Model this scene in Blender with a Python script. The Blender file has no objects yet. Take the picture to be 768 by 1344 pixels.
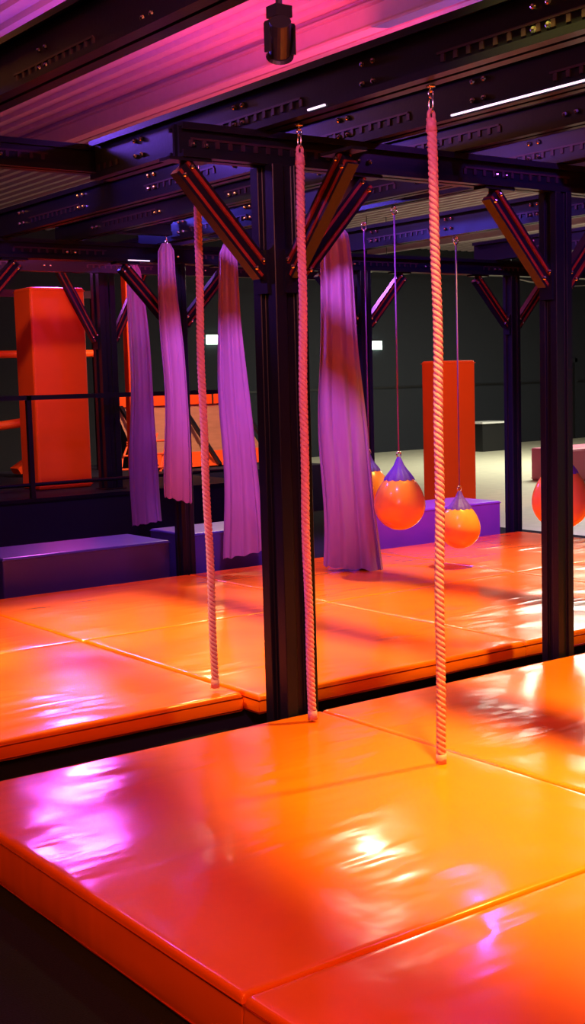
import bpy, math, random
from mathutils import Vector, Matrix, noise
random.seed(4)
S=bpy.context.scene
S.view_settings.view_transform='Standard'
V=Vector
# ---------------- materials ----------------
def mat(name,col,rough=.5,metal=0,spec=.5,bump=0,bscale=8,emit=None,estr=0,var=0,coat=0,bdist=.02,stretch=(1,1,1),crease=0):
    m=bpy.data.materials.new(name); m.use_nodes=True
    nt=m.node_tree; b=nt.nodes['Principled BSDF']
    b.inputs['Base Color'].default_value=(*col,1)
    b.inputs['Roughness'].default_value=rough
    b.inputs['Metallic'].default_value=metal
    b.inputs['Specular IOR Level'].default_value=spec
    b.inputs['Coat Weight'].default_value=coat
    b.inputs['Coat Roughness'].default_value=.06
    if emit:
        b.inputs['Emission Color'].default_value=(*emit,1); b.inputs['Emission Strength'].default_value=estr
    if bump or var:
        tc=nt.nodes.new('ShaderNodeTexCoord'); mp=nt.nodes.new('ShaderNodeMapping')
        mp.inputs['Scale'].default_value=stretch
        nt.links.new(tc.outputs['Object'],mp.inputs['Vector'])
        n=nt.nodes.new('ShaderNodeTexNoise'); n.inputs['Scale'].default_value=bscale; n.inputs['Detail'].default_value=3
        nt.links.new(mp.outputs['Vector'],n.inputs['Vector'])
        if bump:
            bp=nt.nodes.new('ShaderNodeBump'); bp.inputs['Strength'].default_value=bump; bp.inputs['Distance'].default_value=bdist
            nt.links.new(n.outputs['Fac'],bp.inputs['Height'])
            last=bp
            if crease:
                mp2=nt.nodes.new('ShaderNodeMapping'); mp2.inputs['Rotation'].default_value=(0,0,.6); mp2.inputs['Scale'].default_value=(1.2,4.5,1)
                nt.links.new(tc.outputs['Object'],mp2.inputs['Vector'])
                n2=nt.nodes.new('ShaderNodeTexNoise'); n2.inputs['Scale'].default_value=1.9; n2.inputs['Detail'].default_value=1; n2.inputs['Distortion'].default_value=.3
                nt.links.new(mp2.outputs['Vector'],n2.inputs['Vector'])
                n3=nt.nodes.new('ShaderNodeTexNoise'); n3.inputs['Scale'].default_value=1.3; n3.inputs['Detail'].default_value=1
                nt.links.new(tc.outputs['Object'],n3.inputs['Vector'])
                s4=nt.nodes.new('ShaderNodeMapRange'); s4.interpolation_type='SMOOTHSTEP'; s4.inputs['From Min'].default_value=.44; s4.inputs['From Max'].default_value=.64
                nt.links.new(n3.outputs['Fac'],s4.inputs['Value'])
                s5=nt.nodes.new('ShaderNodeMath'); s5.operation='MULTIPLY'; nt.links.new(n2.outputs['Fac'],s5.inputs[0]); nt.links.new(s4.outputs[0],s5.inputs[1])
                b2=nt.nodes.new('ShaderNodeBump'); b2.inputs['Strength'].default_value=crease; b2.inputs['Distance'].default_value=.04
                nt.links.new(s5.outputs[0],b2.inputs['Height']); nt.links.new(bp.outputs['Normal'],b2.inputs['Normal']); last=b2
            nt.links.new(last.outputs['Normal'],b.inputs['Normal'])
        if var:
            mx=nt.nodes.new('ShaderNodeMix'); mx.data_type='RGBA'
            mx.inputs['A'].default_value=(*[c*(1-var) for c in col],1); mx.inputs['B'].default_value=(*[min(1,c*(1+var)) for c in col],1)
            nt.links.new(n.outputs['Fac'],mx.inputs['Factor']); nt.links.new(mx.outputs['Result'],b.inputs['Base Color'])
    return m
M_mat=mat('orange_vinyl',(.86,.130,.003),.17,spec=.34,bump=.13,bscale=3.0,bdist=.03,var=.05,coat=.12,crease=.26)
M_seam=mat('orange_piping',(.6,.05,.004),.35)
M_steel=mat('black_steel',(.006,.006,.013),.32,spec=.24,bump=.03,bscale=60)
M_flange=mat('orange_lit_steel',(.19,.020,.010),.45,spec=.3,var=.1,bscale=10)  # black brace flanges with orange light from around put into the base colour
M_chrome=mat('zinc_bolt',(.75,.72,.75),.2,metal=1)
M_teeth=mat('slot_edge_steel',(.05,.025,.04),.4,metal=.5)
M_strip=mat('emissive_strip',(.9,.8,.95),.4,emit=(.85,.75,1),estr=1.3)  # pale emissive material for thin bars along beam edges
M_rope=mat('natural_rope',(.58,.24,.30),.85,spec=.2,bump=.5,bscale=120,bdist=.004,var=.15)
M_ropeend=mat('rope_whipping',(.55,.2,.28),.6,bump=.2,bscale=90)
M_silk=mat('purple_silk',(.31,.135,.31),.7,spec=.15,bump=.2,bscale=26,stretch=(1,1,.12),var=.12)
M_ball=mat('orange_rubber',(.92,.30,.08),.25,var=.05,bscale=6,bump=.03,coat=.3)
M_cap=mat('violet_fabric',(.13,.04,.7),.5,spec=.3,bump=.2,bscale=40)
M_cord=mat('violet_cord',(.22,.05,.4),.5)
M_block=mat('red_orange_vinyl',(.80,.08,.008),.45,spec=.3,bump=.12,bscale=4,var=.06)
M_box=mat('blue_violet_vinyl',(.045,.03,.17),.28,bump=.12,bscale=5,var=.08)
M_boxb=mat('violet_vinyl',(.34,.09,.5),.3,bump=.12,bscale=5,var=.08)
M_plat=mat('navy_platform',(.010,.010,.028),.6,spec=.2,var=.1,bscale=3)
M_carpet=mat('black_carpet',(.012,.012,.016),.95,spec=.1,bump=.6,bscale=180,bdist=.006,var=.6)
M_ceil=mat('corrugated_steel',(.40,.30,.32),.5,spec=.3,bump=.05,bscale=8,var=.1)
M_wall=mat('grey_wall_paint',(.020,.023,.030),.85,spec=.2,bump=.05,bscale=12,var=.1)
M_grey=mat('worn_plywood',(.34,.16,.10),.5,var=.3,bscale=4,stretch=(1,6,1))
M_net=mat('orange_net',(.7,.09,.02),.6)
M_exit=mat('exit_sign_glow',(.8,1,.85),.5,emit=(.75,1,.8),estr=5)
M_lens=mat('lamp_lens',(.9,.7,.9),.2,emit=(1,.35,.75),estr=2)
M_tube=mat('lamp_tube',(.9,.9,.9),.2,emit=(.75,.7,1),estr=2)
M_black=mat('black_plastic',(.01,.01,.012),.4)
M_pink=mat('pink_vinyl',(.6,.10,.22),.4)
M_floor=mat('floor_concrete',(.50,.48,.36),.5,bump=.05,bscale=6,var=.2)

# ---------------- mesh builder ----------------
class MB:
    def __init__(s): s.v=[];s.f=[];s.m=[];s.mats=[]
    def mi(s,m):
        if m not in s.mats: s.mats.append(m)
        return s.mats.index(m)
    def add(s,vs,fs,m):
        o=len(s.v); s.v+= [tuple(v) for v in vs]; k=s.mi(m)
        for f in fs: s.f.append(tuple(i+o for i in f)); s.m.append(k)
    def box(s,a,b,m):
        x0,y0,z0=a;x1,y1,z1=b
        s.add([(x0,y0,z0),(x1,y0,z0),(x1,y1,z0),(x0,y1,z0),(x0,y0,z1),(x1,y0,z1),(x1,y1,z1),(x0,y1,z1)],
          [(0,3,2,1),(4,5,6,7),(0,1,5,4),(1,2,6,5),(2,3,7,6),(3,0,4,7)],m)
    def prism(s,prof,p0,p1,m,up=V((0,0,1))):
        p0=V(p0);p1=V(p1);d=(p1-p0).normalized();a=d.cross(V(up)).normalized();b=a.cross(d).normalized()
        n=len(prof); vs=[p0+a*x+b*y for x,y in prof]+[p1+a*x+b*y for x,y in prof]
        fs=[(i,(i+1)%n,(i+1)%n+n,i+n) for i in range(n)]+[tuple(range(n-1,-1,-1)),tuple(range(n,2*n))]
        s.add(vs,fs,m)
    def bar(s,p0,p1,w,h,m,up=V((0,0,1))):
        s.prism([(-w/2,-h/2),(w/2,-h/2),(w/2,h/2),(-w/2,h/2)],p0,p1,m,up)
    def cyl(s,p0,p1,r,m,n=12,r1=None):
        p0=V(p0);p1=V(p1);d=(p1-p0).normalized();u=V((0,0,1)) if abs(d.z)<.9 else V((1,0,0))
        a=d.cross(u).normalized();b=a.cross(d); r1=r if r1 is None else r1
        c=[(math.cos(2*math.pi*i/n),math.sin(2*math.pi*i/n)) for i in range(n)]
        vs=[p0+(a*x+b*y)*r for x,y in c]+[p1+(a*x+b*y)*r1 for x,y in c]
        s.add(vs,[(i,(i+1)%n,(i+1)%n+n,i+n) for i in range(n)]+[tuple(range(n-1,-1,-1)),tuple(range(n,2*n))],m)
    def rev(s,c,prof,m,n=32,flute=0,k=10):
        c=V(c);vs=[];fs=[]
        for r,z in prof:
            for i in range(n):
                t=2*math.pi*i/n; rr=r*(1+flute*math.sin(k*t)); vs.append(c+V((rr*math.cos(t),rr*math.sin(t),z)))
        for j in range(len(prof)-1):
            for i in range(n): fs.append((j*n+i,j*n+(i+1)%n,(j+1)*n+(i+1)%n,(j+1)*n+i))
        s.add(vs,fs,m)
    def sph(s,c,r,m,n=10):
        s.rev(c,[(r*math.sin(math.pi*j/6)+1e-5,-r*math.cos(math.pi*j/6)) for j in range(7)],m,n)
    def tube(s,pts,r,m,n=8,closed=False):
        vs=[];fs=[];N=len(pts);pts=[V(p) for p in pts]
        for i,p in enumerate(pts):
            if closed: d=(pts[(i+1)%N]-pts[i-1]).normalized()
            else: d=(pts[min(i+1,N-1)]-pts[max(i-1,0)]).normalized()
            u=V((.3,.9,.1)) if abs(d.y)<.8 else V((1,0,.1))
            a=d.cross(u).normalized();b=a.cross(d)
            for k in range(n):
                t=2*math.pi*k/n; vs.append(p+(a*math.cos(t)+b*math.sin(t))*r)
        for i in range(N if closed else N-1):
            j=(i+1)%N
            for k in range(n): fs.append((i*n+k,i*n+(k+1)%n,j*n+(k+1)%n,j*n+k))
        s.add(vs,fs,m)
    def torus(s,c,R,r,m,ax=0,sx=1,sz=1):
        c=V(c);p=[]
        for i in range(20):
            t=2*math.pi*i/20;q=V((math.cos(t)*R*sx,0,math.sin(t)*R*sz))
            if ax: q=V((0,q.x,q.z))
            p.append(c+q)
        s.tube(p,r,m,6,True)
    def obj(s,name,smooth=False,parent=None,bevel=0,seg=2):
        me=bpy.data.meshes.new(name); me.from_pydata(s.v,[],s.f)
        for m in s.mats: me.materials.append(m)
        me.polygons.foreach_set('material_index',s.m)
        if smooth: me.polygons.foreach_set('use_smooth',[True]*len(s.f))
        me.update(); o=bpy.data.objects.new(name,me); S.collection.objects.link(o)
        if parent: o.parent=parent
        if bevel:
            md=o.modifiers.new('bevel','BEVEL'); md.width=bevel; md.segments=seg; md.limit_method='ANGLE'
        return o
def empty(name,loc=(0,0,0)):
    e=bpy.data.objects.new(name,None); e.location=loc; S.collection.objects.link(e); return e

# ---------------- room shell ----------------
X0,X1,Y0,Y1,H=-6,34,-6,24,5.0
b=MB(); b.box((X0,Y0,-.1),(X1,Y1,0),M_floor); b.obj('floor')
b=MB(); b.box((-5.9,-5.9,0.0),(10.9,17.2,.006),M_carpet); b.obj('carpet')
b=MB(); b.box((X0-.2,Y1,0),(X1+.2,Y1+.2,H+.2),M_wall)
b.box((X0,Y1-.03,1.55),(X1,Y1,1.6),M_black); b.obj('wall_back')
b=MB(); b.box((X1,Y0,0),(X1+.2,Y1,H+.2),M_wall); b.obj('wall_right')
b=MB(); b.box((X0-.2,Y0,0),(X0,Y1,H+.2),M_wall); b.obj('wall_left')
b=MB(); b.box((X0-.2,Y0-.2,0),(X1+.2,Y0,H+.2),M_wall); b.obj('wall_front')
b=MB(); vs=[];x=X0;p=[]
while x<X1:
    p+=[(x,H),(x+.10,H),(x+.12,H-.045),(x+.20,H-.045),(x+.22,H)]; x+=.23
for (xx,zz) in p: vs+=[(xx,Y0,zz),(xx,Y1,zz)]
b.add(vs,[(2*i,2*i+1,2*i+3,2*i+2) for i in range(len(p)-1)],M_ceil)
b.box((X0,Y0,H+.02),(X1,Y1,H+.12),M_ceil); b.obj('ceiling')
for x in (7.25,14.0,20.0):
    b=MB(); hh=.22
    b.prism([(-.07,0),(.07,0),(.07,.02),(.01,.02),(.01,hh-.02),(.07,hh-.02),(.07,hh),(-.07,hh),(-.07,hh-.02),(-.01,hh-.02),(-.01,.02),(-.07,.02)],(x,Y0,H-.27),(x,Y1,H-.27),M_ceil)
    b.obj('ceiling_joist')

# ---------------- mats ----------------
def coords(L):
    e=[0,.002,.006,.011,.018,.035]; n=max(6,int((L-.07)/.045)); mid=[.035+(L-.07)*i/n for i in range(1,n)]
    return e+mid+[L-q for q in reversed(e)]
def pad(x0,y0,x1,y1,zt=.2,z0=.006,name='floor_mat'):
    r=.018; xs=coords(x1-x0); ys=coords(y1-y0); nx=len(xs);ny=len(ys);b=MB();vs=[];fs=[]
    def drop(d): return 0 if d>=r else -(r-math.sqrt(max(0,r*r-(r-d)**2)))
    for j,yy in enumerate(ys):
        for i,xx in enumerate(xs):
            dx=min(xx,(x1-x0)-xx);dy=min(yy,(y1-y0)-yy);px=x0+xx;py=y0+yy
            n=noise.noise(V((px*1.3,py*1.3,1)))*.006+noise.noise(V((px*4+9,py*4,3)))*.0016
            w=noise.noise(V((px*2.2,py*9,5)));w2=noise.noise(V((px*11,py*2.5,8)))
            ed=max(0,1-min(dx,dy)/.25)
            n+=ed*(w*.003+w2*.003)
            fade=min(1,min(dx,dy)/.06)
            vs.append((px,py,zt+drop(dx)+drop(dy)*.999+n*fade))
    for j in range(ny-1):
        for i in range(nx-1): fs.append((j*nx+i,j*nx+i+1,(j+1)*nx+i+1,(j+1)*nx+i))
    loop=[i for i in range(nx)]+[j*nx+nx-1 for j in range(1,ny)]+[(ny-1)*nx+i for i in range(nx-2,-1,-1)]+[j*nx for j in range(ny-2,0,-1)]
    rings=[loop]
    hs=[.75,.5,.25,.04,0];bul=[.003,.005,.003,.0,-.004]
    for h,bu in zip(hs,bul):
        ring=[]
        for k in loop:
            vx,vy,vz=vs[k]; ox=-bu if abs(vx-x0)<1e-4 else (bu if abs(vx-x1)<1e-4 else 0); oy=-bu if abs(vy-y0)<1e-4 else (bu if abs(vy-y1)<1e-4 else 0)
            q=noise.noise(V((vx*6,vy*6,h*4)))*.003
            ring.append(len(vs)); vs.append((vx+(ox and ox+q),vy+(oy and oy+q),z0+(zt-r*1.3-z0)*h))
        rings.append(ring)
    L=len(loop)
    for a,c in zip(rings,rings[1:]):
        for k in range(L): fs.append((a[(k+1)%L],a[k],c[k],c[(k+1)%L]))
    b.add(vs,fs,M_mat)
    for z,off in ((zt-r*1.6,.001),(z0+.010,.002)):
        b.tube([(x0-off,y0-off,z),(x1+off,y0-off,z),(x1+off,y1+off,z),(x0-off,y1+off,z)],.004,M_seam,6,True)
    return b.obj(name,smooth=True)
g=.004
xs=[1.76,3.70,5.64,7.58,9.5]
for i in range(4):
    pad(xs[i]+g,2.69+g,xs[i+1]-g,4.87)
    pad(xs[i]+g,.55,xs[i+1]-g,2.69-g)
xf=[1.76,3.62,5.6,7.55,9.6]
for i in range(4):
    y0=[5.43,5.31,5.31,5.31][i]
    pad(xf[i]+(.02 if i==1 else g),y0,xf[i+1]-g,7.25-g,z0=.10)
    pad(xf[i]+g,7.25+g,xf[i+1]-g,9.17,z0=.10)
b=MB(); b.box((1.8,5.47,.006),(9.55,9.12,.099),M_plat); b.obj('mat_base')

# ---------------- steel frame ----------------
JZ=2.29; BZ=2.80
def post(x,y,w,zb=0.006,braces=('-x','+x'),top=BZ):
    e=empty('steel_post',(x,y,0)); b=MB(); h=w/2; g1=w*.16; d=w*.14
    prof=[(-h,-h),(-g1,-h),(-g1,-h+d),(g1,-h+d),(g1,-h),(h,-h),(h,-g1),(h-d,-g1),(h-d,g1),(h,g1),(h,h),(g1,h),(g1,h-d),(-g1,h-d),(-g1,h),(-h,h),(-h,g1),(-h+d,g1),(-h+d,-g1),(-h,-g1)]
    b.prism(prof,(0,0,zb+.012),(0,0,top),M_steel,up=V((0,1,0)))
    b.box((-h*1.3,-h*1.3,zb),(h*1.3,h*1.3,zb+.012),M_steel)
    b.obj('column',parent=e,bevel=.003,seg=1)
    for s in braces:
        dv={'-x':V((-1,0,0)),'+x':V((1,0,0)),'-y':V((0,-1,0)),'+y':V((0,1,0))}[s]
        b=MB(); L=.50
        p0=dv*(h+.01)+V((0,0,JZ+.02)); p1=dv*(h+L-.06)+V((0,0,top-.035))
        t=(p1-p0).normalized(); nrm=dv.cross(V((0,0,1))); inp=t.cross(nrm).normalized()
        for q in (-.027,.027): b.bar(p0+inp*q,p1+inp*q,.065,.015,M_flange,up=inp)
        b.bar(p0,p1,.04,.05,M_steel,up=inp)
        for q in (-.041,.041): b.bar(p0+inp*q,p1+inp*q,.062,.016,M_steel,up=inp)
        for z in (0,1):
            c=p0+t*.05 if z==0 else p1-t*.03
            for q in (-.027,.027):
                for sd in (-1,1): b.sph(c+inp*q+nrm*sd*.036,.012,M_chrome,8)
        b.bar(dv*(h+.008)+V((0,0,JZ-.08)),dv*(h+.008)+V((0,0,JZ+.12)),.09,.014,M_steel,up=dv)
        b.bar(dv*(h+L-.2)+V((0,0,top-.008)),dv*(h+L+.02)+V((0,0,top-.008)),.09,.014,M_steel)
        b.obj('brace',parent=e)
    return e
post(3.61,4.98,.185,braces=('-x','+x','-y'))
post(5.52,4.98,.13)
post(1.63,5.02,.15); post(7.45,4.985,.125); post(9.4,4.985,.125)
for x in (3.75,5.68,7.70,9.68): post(x,9.33,.125)
post(6.9,12.9,.2,zb=.641,top=3.14)
def ibeam(p0,p1,h=.2,w=.11,teeth=True,name='overhead_beam',strips=()):
    p0=V(p0);p1=V(p1);b=MB();t=.016
    for s in (-1,1):
        pr=[(s*.012,0),(s*w/2,0),(s*w/2,.03),(s*(w/2-.012),.03),(s*(w/2-.012),t),(s*.028,t),(s*.028,h-t),(s*(w/2-.012),h-t),(s*(w/2-.012),h-.03),(s*w/2,h-.03),(s*w/2,h),(s*.012,h)]
        if s<0: pr=pr[::-1]
        b.prism(pr,p0,p1,M_steel)
    d=(p1-p0);L=d.length;d.normalize();a=d.cross(V((0,0,1)))
    if teeth:
        n=int(L/.07)
        for i in range(n):
            if (i//12)%2: continue
            c=p0+d*(.06+i*.07)
            for s in (-1,1):
                q=c+a*s*(.031)
                b.bar(q+V((0,0,.05)),q+V((0,0,.08)),.02,.006,M_teeth,up=a)
                if i%12==0 and .06+i*.07+.8<L: b.bar(q+V((0,0,.085)),q+d*.80+V((0,0,.085)),.008,.01,M_teeth,up=V((0,0,1)))
        n=int(L/.95)
        for i in range(n+1):
            c=p0+d*min(L-.08,.07+i*.95)
            for k in range(2):
                for zz in (.06,.14):
                    if zz>h-.03: continue
                    for s in (-1,1): b.sph(c+d*(k*.07)+a*s*(.034)+V((0,0,zz)),.013,M_chrome,8)
    for (s,e,side) in strips:
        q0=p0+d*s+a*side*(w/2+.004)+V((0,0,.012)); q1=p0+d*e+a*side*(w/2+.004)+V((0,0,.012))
        b.bar(q0,q1,.008,.008,M_strip)
    return b.obj(name)
T=2.951
ibeam((3.52,1.2,T),(3.52,6.55,T),.21,.13,strips=((4.1,4.3,-1),(3.2,3.32,-1)))
ibeam((4.15,1.2,T),(4.15,9.6,T),strips=((1.6,3.1,-1),))
ibeam((4.75,1.2,T),(4.75,9.6,T),.16)
ibeam((5.52,1.2,T),(5.52,9.6,T),.2)
ibeam((6.75,3,T+.2),(6.75,12.28,T+.2),.16)
ibeam((7.45,3,T),(7.45,9.6,T),.2)
ibeam((9.45,3,T),(9.45,9.6,T),.2)
ibeam((2.72,1.6,3.2),(2.72,9.6,3.2),.26,.16)
ibeam((3.06,4.98,BZ),(11,4.98,BZ),.15,.12)
ibeam((.8,9.33,BZ),(11,9.33,BZ),.15,.12,strips=((4.4,4.6,1),(2.65,2.8,1)))
ibeam((4.85,9.02,2.99),(5.45,9.02,2.99),.12,.09,teeth=False)
ibeam((5.59,9.02,2.99),(6.68,9.02,2.99),.12,.09,teeth=False)
ibeam((-1,6.62,3.0),(3.6,6.62,3.0),.15,.1)
ibeam((3.0,7.6,3.17),(6.68,7.6,3.17),.14,.1)
ibeam((3,12.35,3.0),(9.8,12.35,3.0),.15,.1,strips=((1.8,2.3,1),))
b=MB()
for x,y,z in ((2.72,2.2,3.46),(2.72,9.0,3.46),(0,6.62,3.15)):
    b.cyl((x,y,z),(x,y,H-.02),.012,M_steel,8)
b.obj('beam_hanger_rods')

# ---------------- ropes ----------------
def rope(x,y,ztop,zbot,ph):
    e=empty('climbing_rope',(x,y,0)); b=MB()
    zt=ztop-.135; L=zt-zbot; N=int(L/.0075)
    def c(s):
        z=zt-s; k=s/L
        return V((math.sin(s*2.1+ph)*.010+math.sin(s*9+ph)*.0025,math.cos(s*1.7+ph)*.010,z))
    for st in range(3):
        pts=[]
        for i in range(N+1):
            s=L*i/N; t=2*math.pi*(s/.07)+st*2*math.pi/3
            pts.append(c(s)+V((math.cos(t)*.0105,math.sin(t)*.0105,0)))
        b.tube(pts,.0110,M_rope,7)
    b.obj('strands',smooth=True,parent=e)
    b=MB()
    b.cyl(c(L)+V((0,0,.04)),c(L)+V((0,0,-.004)),.0225,M_ropeend,12)
    c0=c(0)
    b.cyl(c0+V((0,0,-.05)),c0+V((0,0,.0)),.024,M_ropeend,12,.018)
    b.torus(c0+V((0,0,.012)),.014,.008,M_rope,0,1,1.4)
    b.torus(c0+V((0,0,.055)),.012,.004,M_chrome,1,1,2.6)
    b.torus(c0+V((0,0,.095)),.012,.004,M_chrome,0,1,1.2)
    b.cyl(c0+V((0,0,.10)),c0+V((0,0,.13)),.006,M_chrome,8)
    b.cyl(c0+V((0,0,.12)),c0+V((0,0,.129)),.02,M_chrome,6)
    b.obj('shackle',smooth=True,parent=e)
rope(3.54,3.83,T,.205,0.3); rope(3.53,4.71,T,.215,1.8); rope(3.51,5.53,T,.225,3.1)

# ---------------- silks ----------------
def silk(x,y,zt,zb,w0,w1,seed,skew=0,ang=-.63,diag=.0,hk=.08):
    e=empty('aerial_silk',(x,y,0)); b=MB(); n=120; R=70; vs=[];fs=[]
    ca,sa=math.cos(ang),math.sin(ang)
    for j in range(R+1):
        k=j/R; w=(w0+(w1-w0)*k**.8)/2
        if k<.03: w*=.55+.45*k/.03
        for i in range(n):
            t=2*math.pi*i/n
            f1=math.sin(4*t+seed+1.1*k); f2=math.sin(7*t+seed*2-1.8*k+.6*math.sin(4*k+seed))
            rip=.20*(1-2*abs(f1)**.9)+.13*f2+.03*math.sin(13*t+seed*3+2*k)
            u=w*math.cos(t)*(1+.05*math.sin(3*k*4+seed)+.05*f2) ; v=w*.36*math.sin(t)+w*.55*rip
            u+=skew*k+ .014*math.sin(k*7+seed)
            z=zt-(zt-zb)*k + (diag*(u/w1) if k>.9 else 0)*((k-.9)/.1)+ (k>.97)*.008*math.sin(9*t)
            vs.append((u*ca-v*sa,u*sa+v*ca,z))
    for j in range(R):
        for i in range(n): fs.append((j*n+i,j*n+(i+1)%n,(j+1)*n+(i+1)%n,(j+1)*n+i))
    b.add(vs,fs,M_silk); b.obj('cloth',smooth=True,parent=e)
    b=MB(); b.torus((0,0,zt+.01),.012,.005,M_chrome,0,1,1.4); b.cyl((0,0,zt+.02),(0,0,zt+hk),.006,M_chrome,8)
    b.obj('hook',smooth=True,parent=e)
silk(6.63,8.40,3.07,.23,.20,.48,1.0,skew=.10,diag=-.05)
silk(6.00,9.02,2.95,.33,.13,.34,2.2,skew=.06,diag=.06,hk=.04)
silk(5.42,9.02,2.93,.86,.13,.22,3.7,skew=.03,diag=-.06,hk=.06)
silk(6.75,11.9,3.07,.33,.14,.32,5.1,skew=.03,diag=.05)

# ---------------- balls ----------------
def ball(x,y,z,d,ztop):
    e=empty('hanging_ball',(x,y,0)); r=d/2; b=MB(); prof=[]
    for j in range(29):
        t=math.pi*j/28*.95; rr=r*math.sin(t); zz=-r*math.cos(t)
        if zz>0: rr*=1-.16*(zz/r)**1.2; zz*=1.28
        prof.append((rr+1e-4,zz))
    b.rev((0,0,z),prof,M_ball,40); b.obj('sphere',smooth=True,parent=e)
    b=MB(); zc=z+r*.98
    b.rev((0,0,zc),[(r*.60,-r*.03),(r*.56,r*.06),(r*.46,r*.20),(r*.33,r*.36),(r*.20,r*.54),(r*.12,r*.74),(.012,r*.86)],M_cap,60,.035,12)
    b.torus((0,0,zc+r*.95),.022,.006,M_chrome,0)
    b.obj('cap',smooth=True,parent=e)
    b=MB(); b.cyl((0,0,zc+r*.98),(0,0,ztop-.06),.006,M_cord,8); b.torus((0,0,ztop-.04),.025,.006,M_chrome,0,1,1.4)
    b.cyl((0,0,ztop-.03),(0,0,ztop-.0),.006,M_chrome,8); b.obj('cord',smooth=True,parent=e)
ball(6.75,7.76,.79,.415,T+.2); ball(7.45,7.80,.53,.345,T); ball(7.22,8.7,.83,.34,T+.2); ball(6.90,6.19,.90,.41,T+.2)

# ---------------- blocks, boxes ----------------
def cbox(name,a,c,m,bev=.02,seams=0):
    e=empty(name,((a[0]+c[0])/2,(a[1]+c[1])/2,a[2])); w=(c[0]-a[0])/2;d=(c[1]-a[1])/2;h=c[2]-a[2]
    b=MB(); b.box((-w,-d,0),(w,d,h),m); b.obj('padded_body',parent=e,bevel=bev,seg=3)
    b=MB()
    for z in (bev*1.2,h-bev*1.2):
        b.tube([(-w-.001,-d-.001,z),(w+.001,-d-.001,z),(w+.001,d+.001,z),(-w-.001,d+.001,z)],.005,m,6,True)
    for k in range(seams):
        xx=-w+2*w*(k+1)/(seams+1); b.box((xx-.003,-d-.002,.02),(xx+.003,-d+.01,h-.02),M_black)
    b.obj('piping',parent=e)
    return e
cbox('padded_block',(6.25,13.4,.641),(6.93,13.85,2.93),M_block,.03)
cbox('padded_block',(12.1,13.1,.001),(12.85,13.4,2.02),M_block,.03)
cbox('padded_bench',(4.05,9.42,.006),(5.58,10.15,.47),M_box,.015,0)
cbox('padded_bench',(5.78,9.45,.006),(6.6,10.1,.50),M_box,.015,0)
cbox('padded_bench',(7.80,9.42,.006),(9.58,10.1,.50),M_boxb,.015,1)
cbox('pink_padded_box',(16.2,14.3,0.0),(17.6,15.2,.55),M_pink,.03)
cbox('padded_column',(7.8,14,.641),(7.9,14.12,3.2),M_block,.02)
b=MB(); b.box((1,12.5,.006),(8.6,17,.64),M_plat); b.box((8.6,14,.006),(10.9,17,.64),M_plat); b.box((1,12.48,.60),(8.6,12.5,.64),M_steel); b.obj('raised_platform')
b=MB()
for x in (2.2,4,5.78,7.5): b.bar((x,12.56,.641),(x,12.56,1.72),.05,.05,M_steel,up=V((0,1,0)))
for z in (1.7,): b.bar((1.5,12.56,z),(8.5,12.56,z),.05,.05,M_steel)
for z in (.78,): b.cyl((1.5,12.56,z),(8.5,12.56,z),.02,M_steel)
b.obj('guard_railing')
e=empty('obstacle_frame',(0,0,0)); b=MB()
for x in (5.0,7.3,8.4): b.box((x-.05,15.9,.641),(x+.05,16.0,3.0),M_steel)
b.box((4.9,15.9,3.0),(8.5,16.0,3.1),M_steel); b.obj('uprights',parent=e)
b=MB(); b.cyl((4.9,15.83,2.25),(8.5,15.83,2.25),.05,M_block,16); b.cyl((5.1,15.83,1.15),(7.2,15.83,1.35),.06,M_block,16)
b.bar((7.0,15.7,.72),(7.9,15.7,1.25),.25,.09,M_block); b.obj('padded_bars',parent=e)
b=MB(); n=14
for i in range(n):
    t0=i/n;t1=(i+1)/n
    f=lambda t:(15.0+1.1*t, .66+.9*t**1.9)
    (ya,za),(yb,zb)=f(t0),f(t1)
    b.add([(8.7,ya,za),(10.8,ya,za),(10.8,yb,zb),(8.7,yb,zb)],[(0,1,2,3)],M_grey if i>5 else M_block)
    b.add([(8.7,ya,.645),(8.7,ya,za),(8.7,yb,zb),(8.7,yb,.645)],[(0,1,2,3)],M_plat)
    b.add([(10.8,ya,.645),(10.8,ya,za),(10.8,yb,zb),(10.8,yb,.645)],[(3,2,1,0)],M_plat)
b.box((8.66,16.0,1.50),(10.84,16.22,1.66),M_block); b.box((8.66,16.1,.645),(10.84,16.16,1.50),M_plat)
for x in (9.2,9.75,10.3): b.box((x-.012,15.99,1.5),(x+.012,15.999,1.66),M_black)
for x in (8.75,9.75,10.75): b.bar((x,15.0,.66),(x,15.98,1.5),.05,.05,M_steel)
b.obj('curved_ramp')
b=MB()
for i in range(5): b.tube([(7.95+i*.2,14.6,.66),(8.05+i*.2,14.7,.85+.06*math.sin(i)),(8.3+i*.2,14.9,1.15)],.014,M_net,6)
for i in range(3): b.tube([(7.95+.1*i,14.6+.08*i,.72+.17*i),(8.85+.1*i,14.6+.08*i,.72+.17*i)],.014,M_net,6)
b.obj('climbing_net')
b=MB(); b.box((5.6,14.3,.641),(6.1,15.6,.80),M_pink); b.box((4.8,14.3,.641),(5.55,15.6,.80),M_block); b.obj('crash_pad')
def exit_lamp(x,z,w):
    b=MB(); b.box((x-w/2,Y1-.09,z-.1),(x+w/2,Y1-.031,z+.1),M_exit); b.box((x-w/2-.02,Y1-.03-.0,z+.1),(x+w/2+.02,Y1-.001,z+.13),M_black); b.obj('exit_sign')
exit_lamp(15.5,2.75,.36); exit_lamp(20.2,2.6,.26)
b=MB(); b.box((21.6,21.8,0),(22.4,22.4,.66),M_black); b.box((21.55,21.75,.66),(22.45,22.45,.70),mat('white_lit_top',(.7,.7,.68),.4)); b.obj('counter_desk')  # dark counter; white light on its top is put into the top's colour
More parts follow.
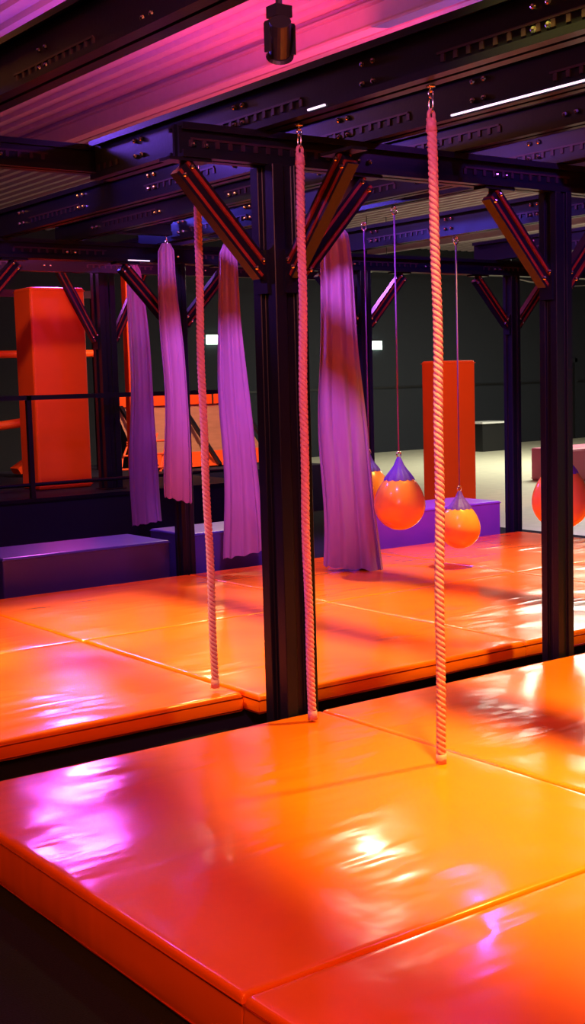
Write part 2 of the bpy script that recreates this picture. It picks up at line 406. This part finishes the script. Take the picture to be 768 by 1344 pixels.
b=MB(); b.box((26.2,Y1-.05,0),(27.3,Y1-.031,2.1),M_black); b.box((26.1,Y1-.06,0),(26.2,Y1-.031,2.2),M_wall);b.box((27.3,Y1-.06,0),(27.4,Y1-.031,2.2),M_wall);b.box((26.1,Y1-.06,2.1),(27.4,Y1-.031,2.2),M_wall); b.obj('door_1')
b=MB()
for i in range(14): b.cyl((10+i*1.4,22.5,4.2+.2*math.sin(i)),(11.4+i*1.4,22.5,4.2+.2*math.sin(i+1)),.02,M_chrome,6)
b.obj('ceiling_cable_run')
for x,y in ((12.5,18),(16.5,19.5),(21,20),(24.5,19)):
    b=MB(); b.box((x-.3,y-.05,4.1),(x+.3,y+.05,4.16),M_black); b.box((x-.28,y-.035,4.07),(x+.28,y+.035,4.1),M_tube)
    for s in (-.25,.25): b.cyl((x+s,y,4.16),(x+s,y,H-.02),.008,M_black,6)
    b.obj('pendant_tube_lamp')

# ---------------- lamps ----------------
def look(o,loc,tgt):
    o.location=loc; o.rotation_euler=(V(tgt)-V(loc)).to_track_quat('-Z','Y').to_euler()
def spot(name,loc,tgt,P,col,ang=60,blend=.6,rad=.06):
    l=bpy.data.lights.new(name,'SPOT'); l.energy=P;l.color=col;l.spot_size=math.radians(ang);l.spot_blend=blend;l.shadow_soft_size=rad
    o=bpy.data.objects.new(name,l);S.collection.objects.link(o);look(o,loc,tgt);return o
def area(name,loc,tgt,P,col,sz):
    l=bpy.data.lights.new(name,'AREA'); l.energy=P;l.color=col;l.size=sz
    o=bpy.data.objects.new(name,l);S.collection.objects.link(o);look(o,loc,tgt);return o
def point(name,loc,P,col,r=.08):
    l=bpy.data.lights.new(name,'POINT'); l.energy=P;l.color=col;l.shadow_soft_size=r
    o=bpy.data.objects.new(name,l);S.collection.objects.link(o);o.location=loc;return o
def fixture(loc,tgt):
    e=empty('stage_spotlight',loc); b=MB(); d=(V(tgt)-V(loc)).normalized()
    b.cyl(-d*.08,d*.05,.038,M_black,20); b.cyl(d*.05,d*.06,.042,M_black,20,.05); b.cyl(d*.052,d*.056,.033,M_lens,20)
    b.cyl((0,0,.06),(0,0,.185),.012,M_black,8); b.box((-.055,-.015,.05),(.055,.015,.065),M_black)
    b.box((-.04,-.04,.165),(.04,.04,.199),M_black); b.box((-.035,-.03,.08),(.035,.03,.12),M_black)
    for s in (-1,1): b.box((s*.053-.005,-.015,-.04),(s*.053+.005,.015,.06),M_black)
    b.obj('housing',parent=e)
fixture((2.74,3.74,2.985),(4.5,6.4,.2))
W=(1,.88,.12)
spot('key_lamp_a',(3.05,2.9,4.7),(3.8,2.9,.2),2500,W,50,1,.12)
spot('key_lamp_b',(6.2,3.3,4.7),(5.0,3.4,.2),2100,W,66,.9,.10)
spot('key_lamp_c',(4.6,6.9,4.7),(4.5,6.9,.2),2000,(1,.82,.1),58,.9,.10)
spot('key_lamp_d',(7.9,6.8,4.7),(7.5,6.9,.2),1800,(1,.82,.1),62,.9,.10)
spot('key_lamp_e',(1.6,6.6,4.7),(2.9,6.9,.2),1700,(1,.84,.1),56,1,.12)
area('warm_fill',(1.0,1.0,4.6),(3.5,4,.2),200,(1,.20,.03),2.5)
area('warm_fill_low',(-2.5,1.0,3.2),(1.8,3.4,.1),90,(1,.22,.04),1.5)
area('warm_fill_far',(3.0,8.0,4.6),(7,8,1),60,(1,.3,.06),2)
spot('backlight_a',(10.1,12.2,4.3),(3.2,3.7,.2),340,(1,.75,.5),34,.7,.07)
spot('backlight_b',(8.3,13.0,4.4),(2.7,4.0,.2),450,(1,.7,.45),30,.7,.07)
spot('backlight_c',(10.8,16.2,4.4),(3.6,6.6,.2),450,(1,.75,.4),24,.7,.08)
spot('magenta_lamp_a',(6.9,13.9,3.35),(2.6,5,.2),560,(.85,.14,1),70,.5,.24)
spot('violet_lamp_b',(5.6,10.6,4.5),(6.6,9.4,2.4),700,(.40,.16,1),90,.6,.1)
spot('violet_lamp_c',(4.6,6.4,3.9),(6.5,8.9,1.9),800,(.60,.24,1),55,.9,.1)
spot('violet_lamp_d',(8.6,12,4.4),(8.6,9,.4),600,(.55,.15,1),70,.6,.1)
spot('violet_lamp_e',(7.6,7.0,4.3),(8.7,9.5,.4),800,(.6,.18,1),40,.8,.1)
spot('violet_lamp_f',(0.8,7.6,3.9),(3.7,5.0,1.5),500,(.35,.10,1),34,.8,.08)
spot('violet_lamp_g',(4.4,1.5,4.4),(5.6,5.0,2.0),350,(.35,.10,1),40,.8,.08)
spot('pink_rope_lamp',(1.0,2.0,3.6),(3.5,4.8,1.9),300,(1,.25,.7),55,.8,.08)
spot('orange_block_lamp',(4.5,10.5,4.2),(6.6,13.6,1.8),280,(1,.5,.25),50,.8,.1)
spot('orange_block_lamp_b',(10.5,9.5,4.2),(12.4,13.2,1.2),600,(1,.45,.2),40,.6,.1)
spot('orange_ramp_lamp',(8.5,12.5,4.2),(9.3,15.6,1.3),1100,(1,.6,.35),70,.6,.1)
area('magenta_uplight_a',(7.0,9.6,3.9),(7.4,10.5,5),90,(1,.045,.11),2.5)
area('magenta_uplight_b',(9.5,11.5,3.9),(9.5,12.5,5),105,(1,.05,.12),2.5)
area('magenta_uplight_c',(4.5,8.4,4.0),(4.5,9.4,5),55,(1,.05,.14),2.0)
point('blue_rig_lamp',(5.1,10.0,3.4),120,(.12,.08,1))
point('blue_rig_lamp_b',(8.3,8.4,3.7),60,(.22,.08,1))
point('blue_rig_lamp_c',(3.1,7.6,3.5),70,(.2,.08,1))
point('violet_rig_lamp',(5.0,4.0,3.5),40,(.4,.08,1))
area('hall_light',(20,16.5,4.7),(20,16.5,0),900,(1,1,.8),4)

w=bpy.data.worlds.new('World'); S.world=w; w.use_nodes=True
w.node_tree.nodes['Background'].inputs[0].default_value=(.01,.006,.015,1)

# ---------------- camera ----------------
th=math.atan(172/1680); Fv=V((.5906,.8070,0)).normalized(); Rv=V((Fv.y,-Fv.x,0))
fwd=Fv*math.cos(th)-V((0,0,1))*math.sin(th); up=Rv.cross(fwd)
r=(Rv-up*.028).normalized(); u=(up+Rv*.028).normalized()
cam=bpy.data.cameras.new('camera'); co=bpy.data.objects.new('camera',cam); S.collection.objects.link(co)
m=Matrix((r,u,-fwd)).transposed().to_4x4(); m.translation=V((0,0,1.8)); co.matrix_world=m
cam.sensor_fit='VERTICAL'; cam.sensor_height=36; cam.lens=1680/1344*36; cam.clip_start=.05
S.camera=co
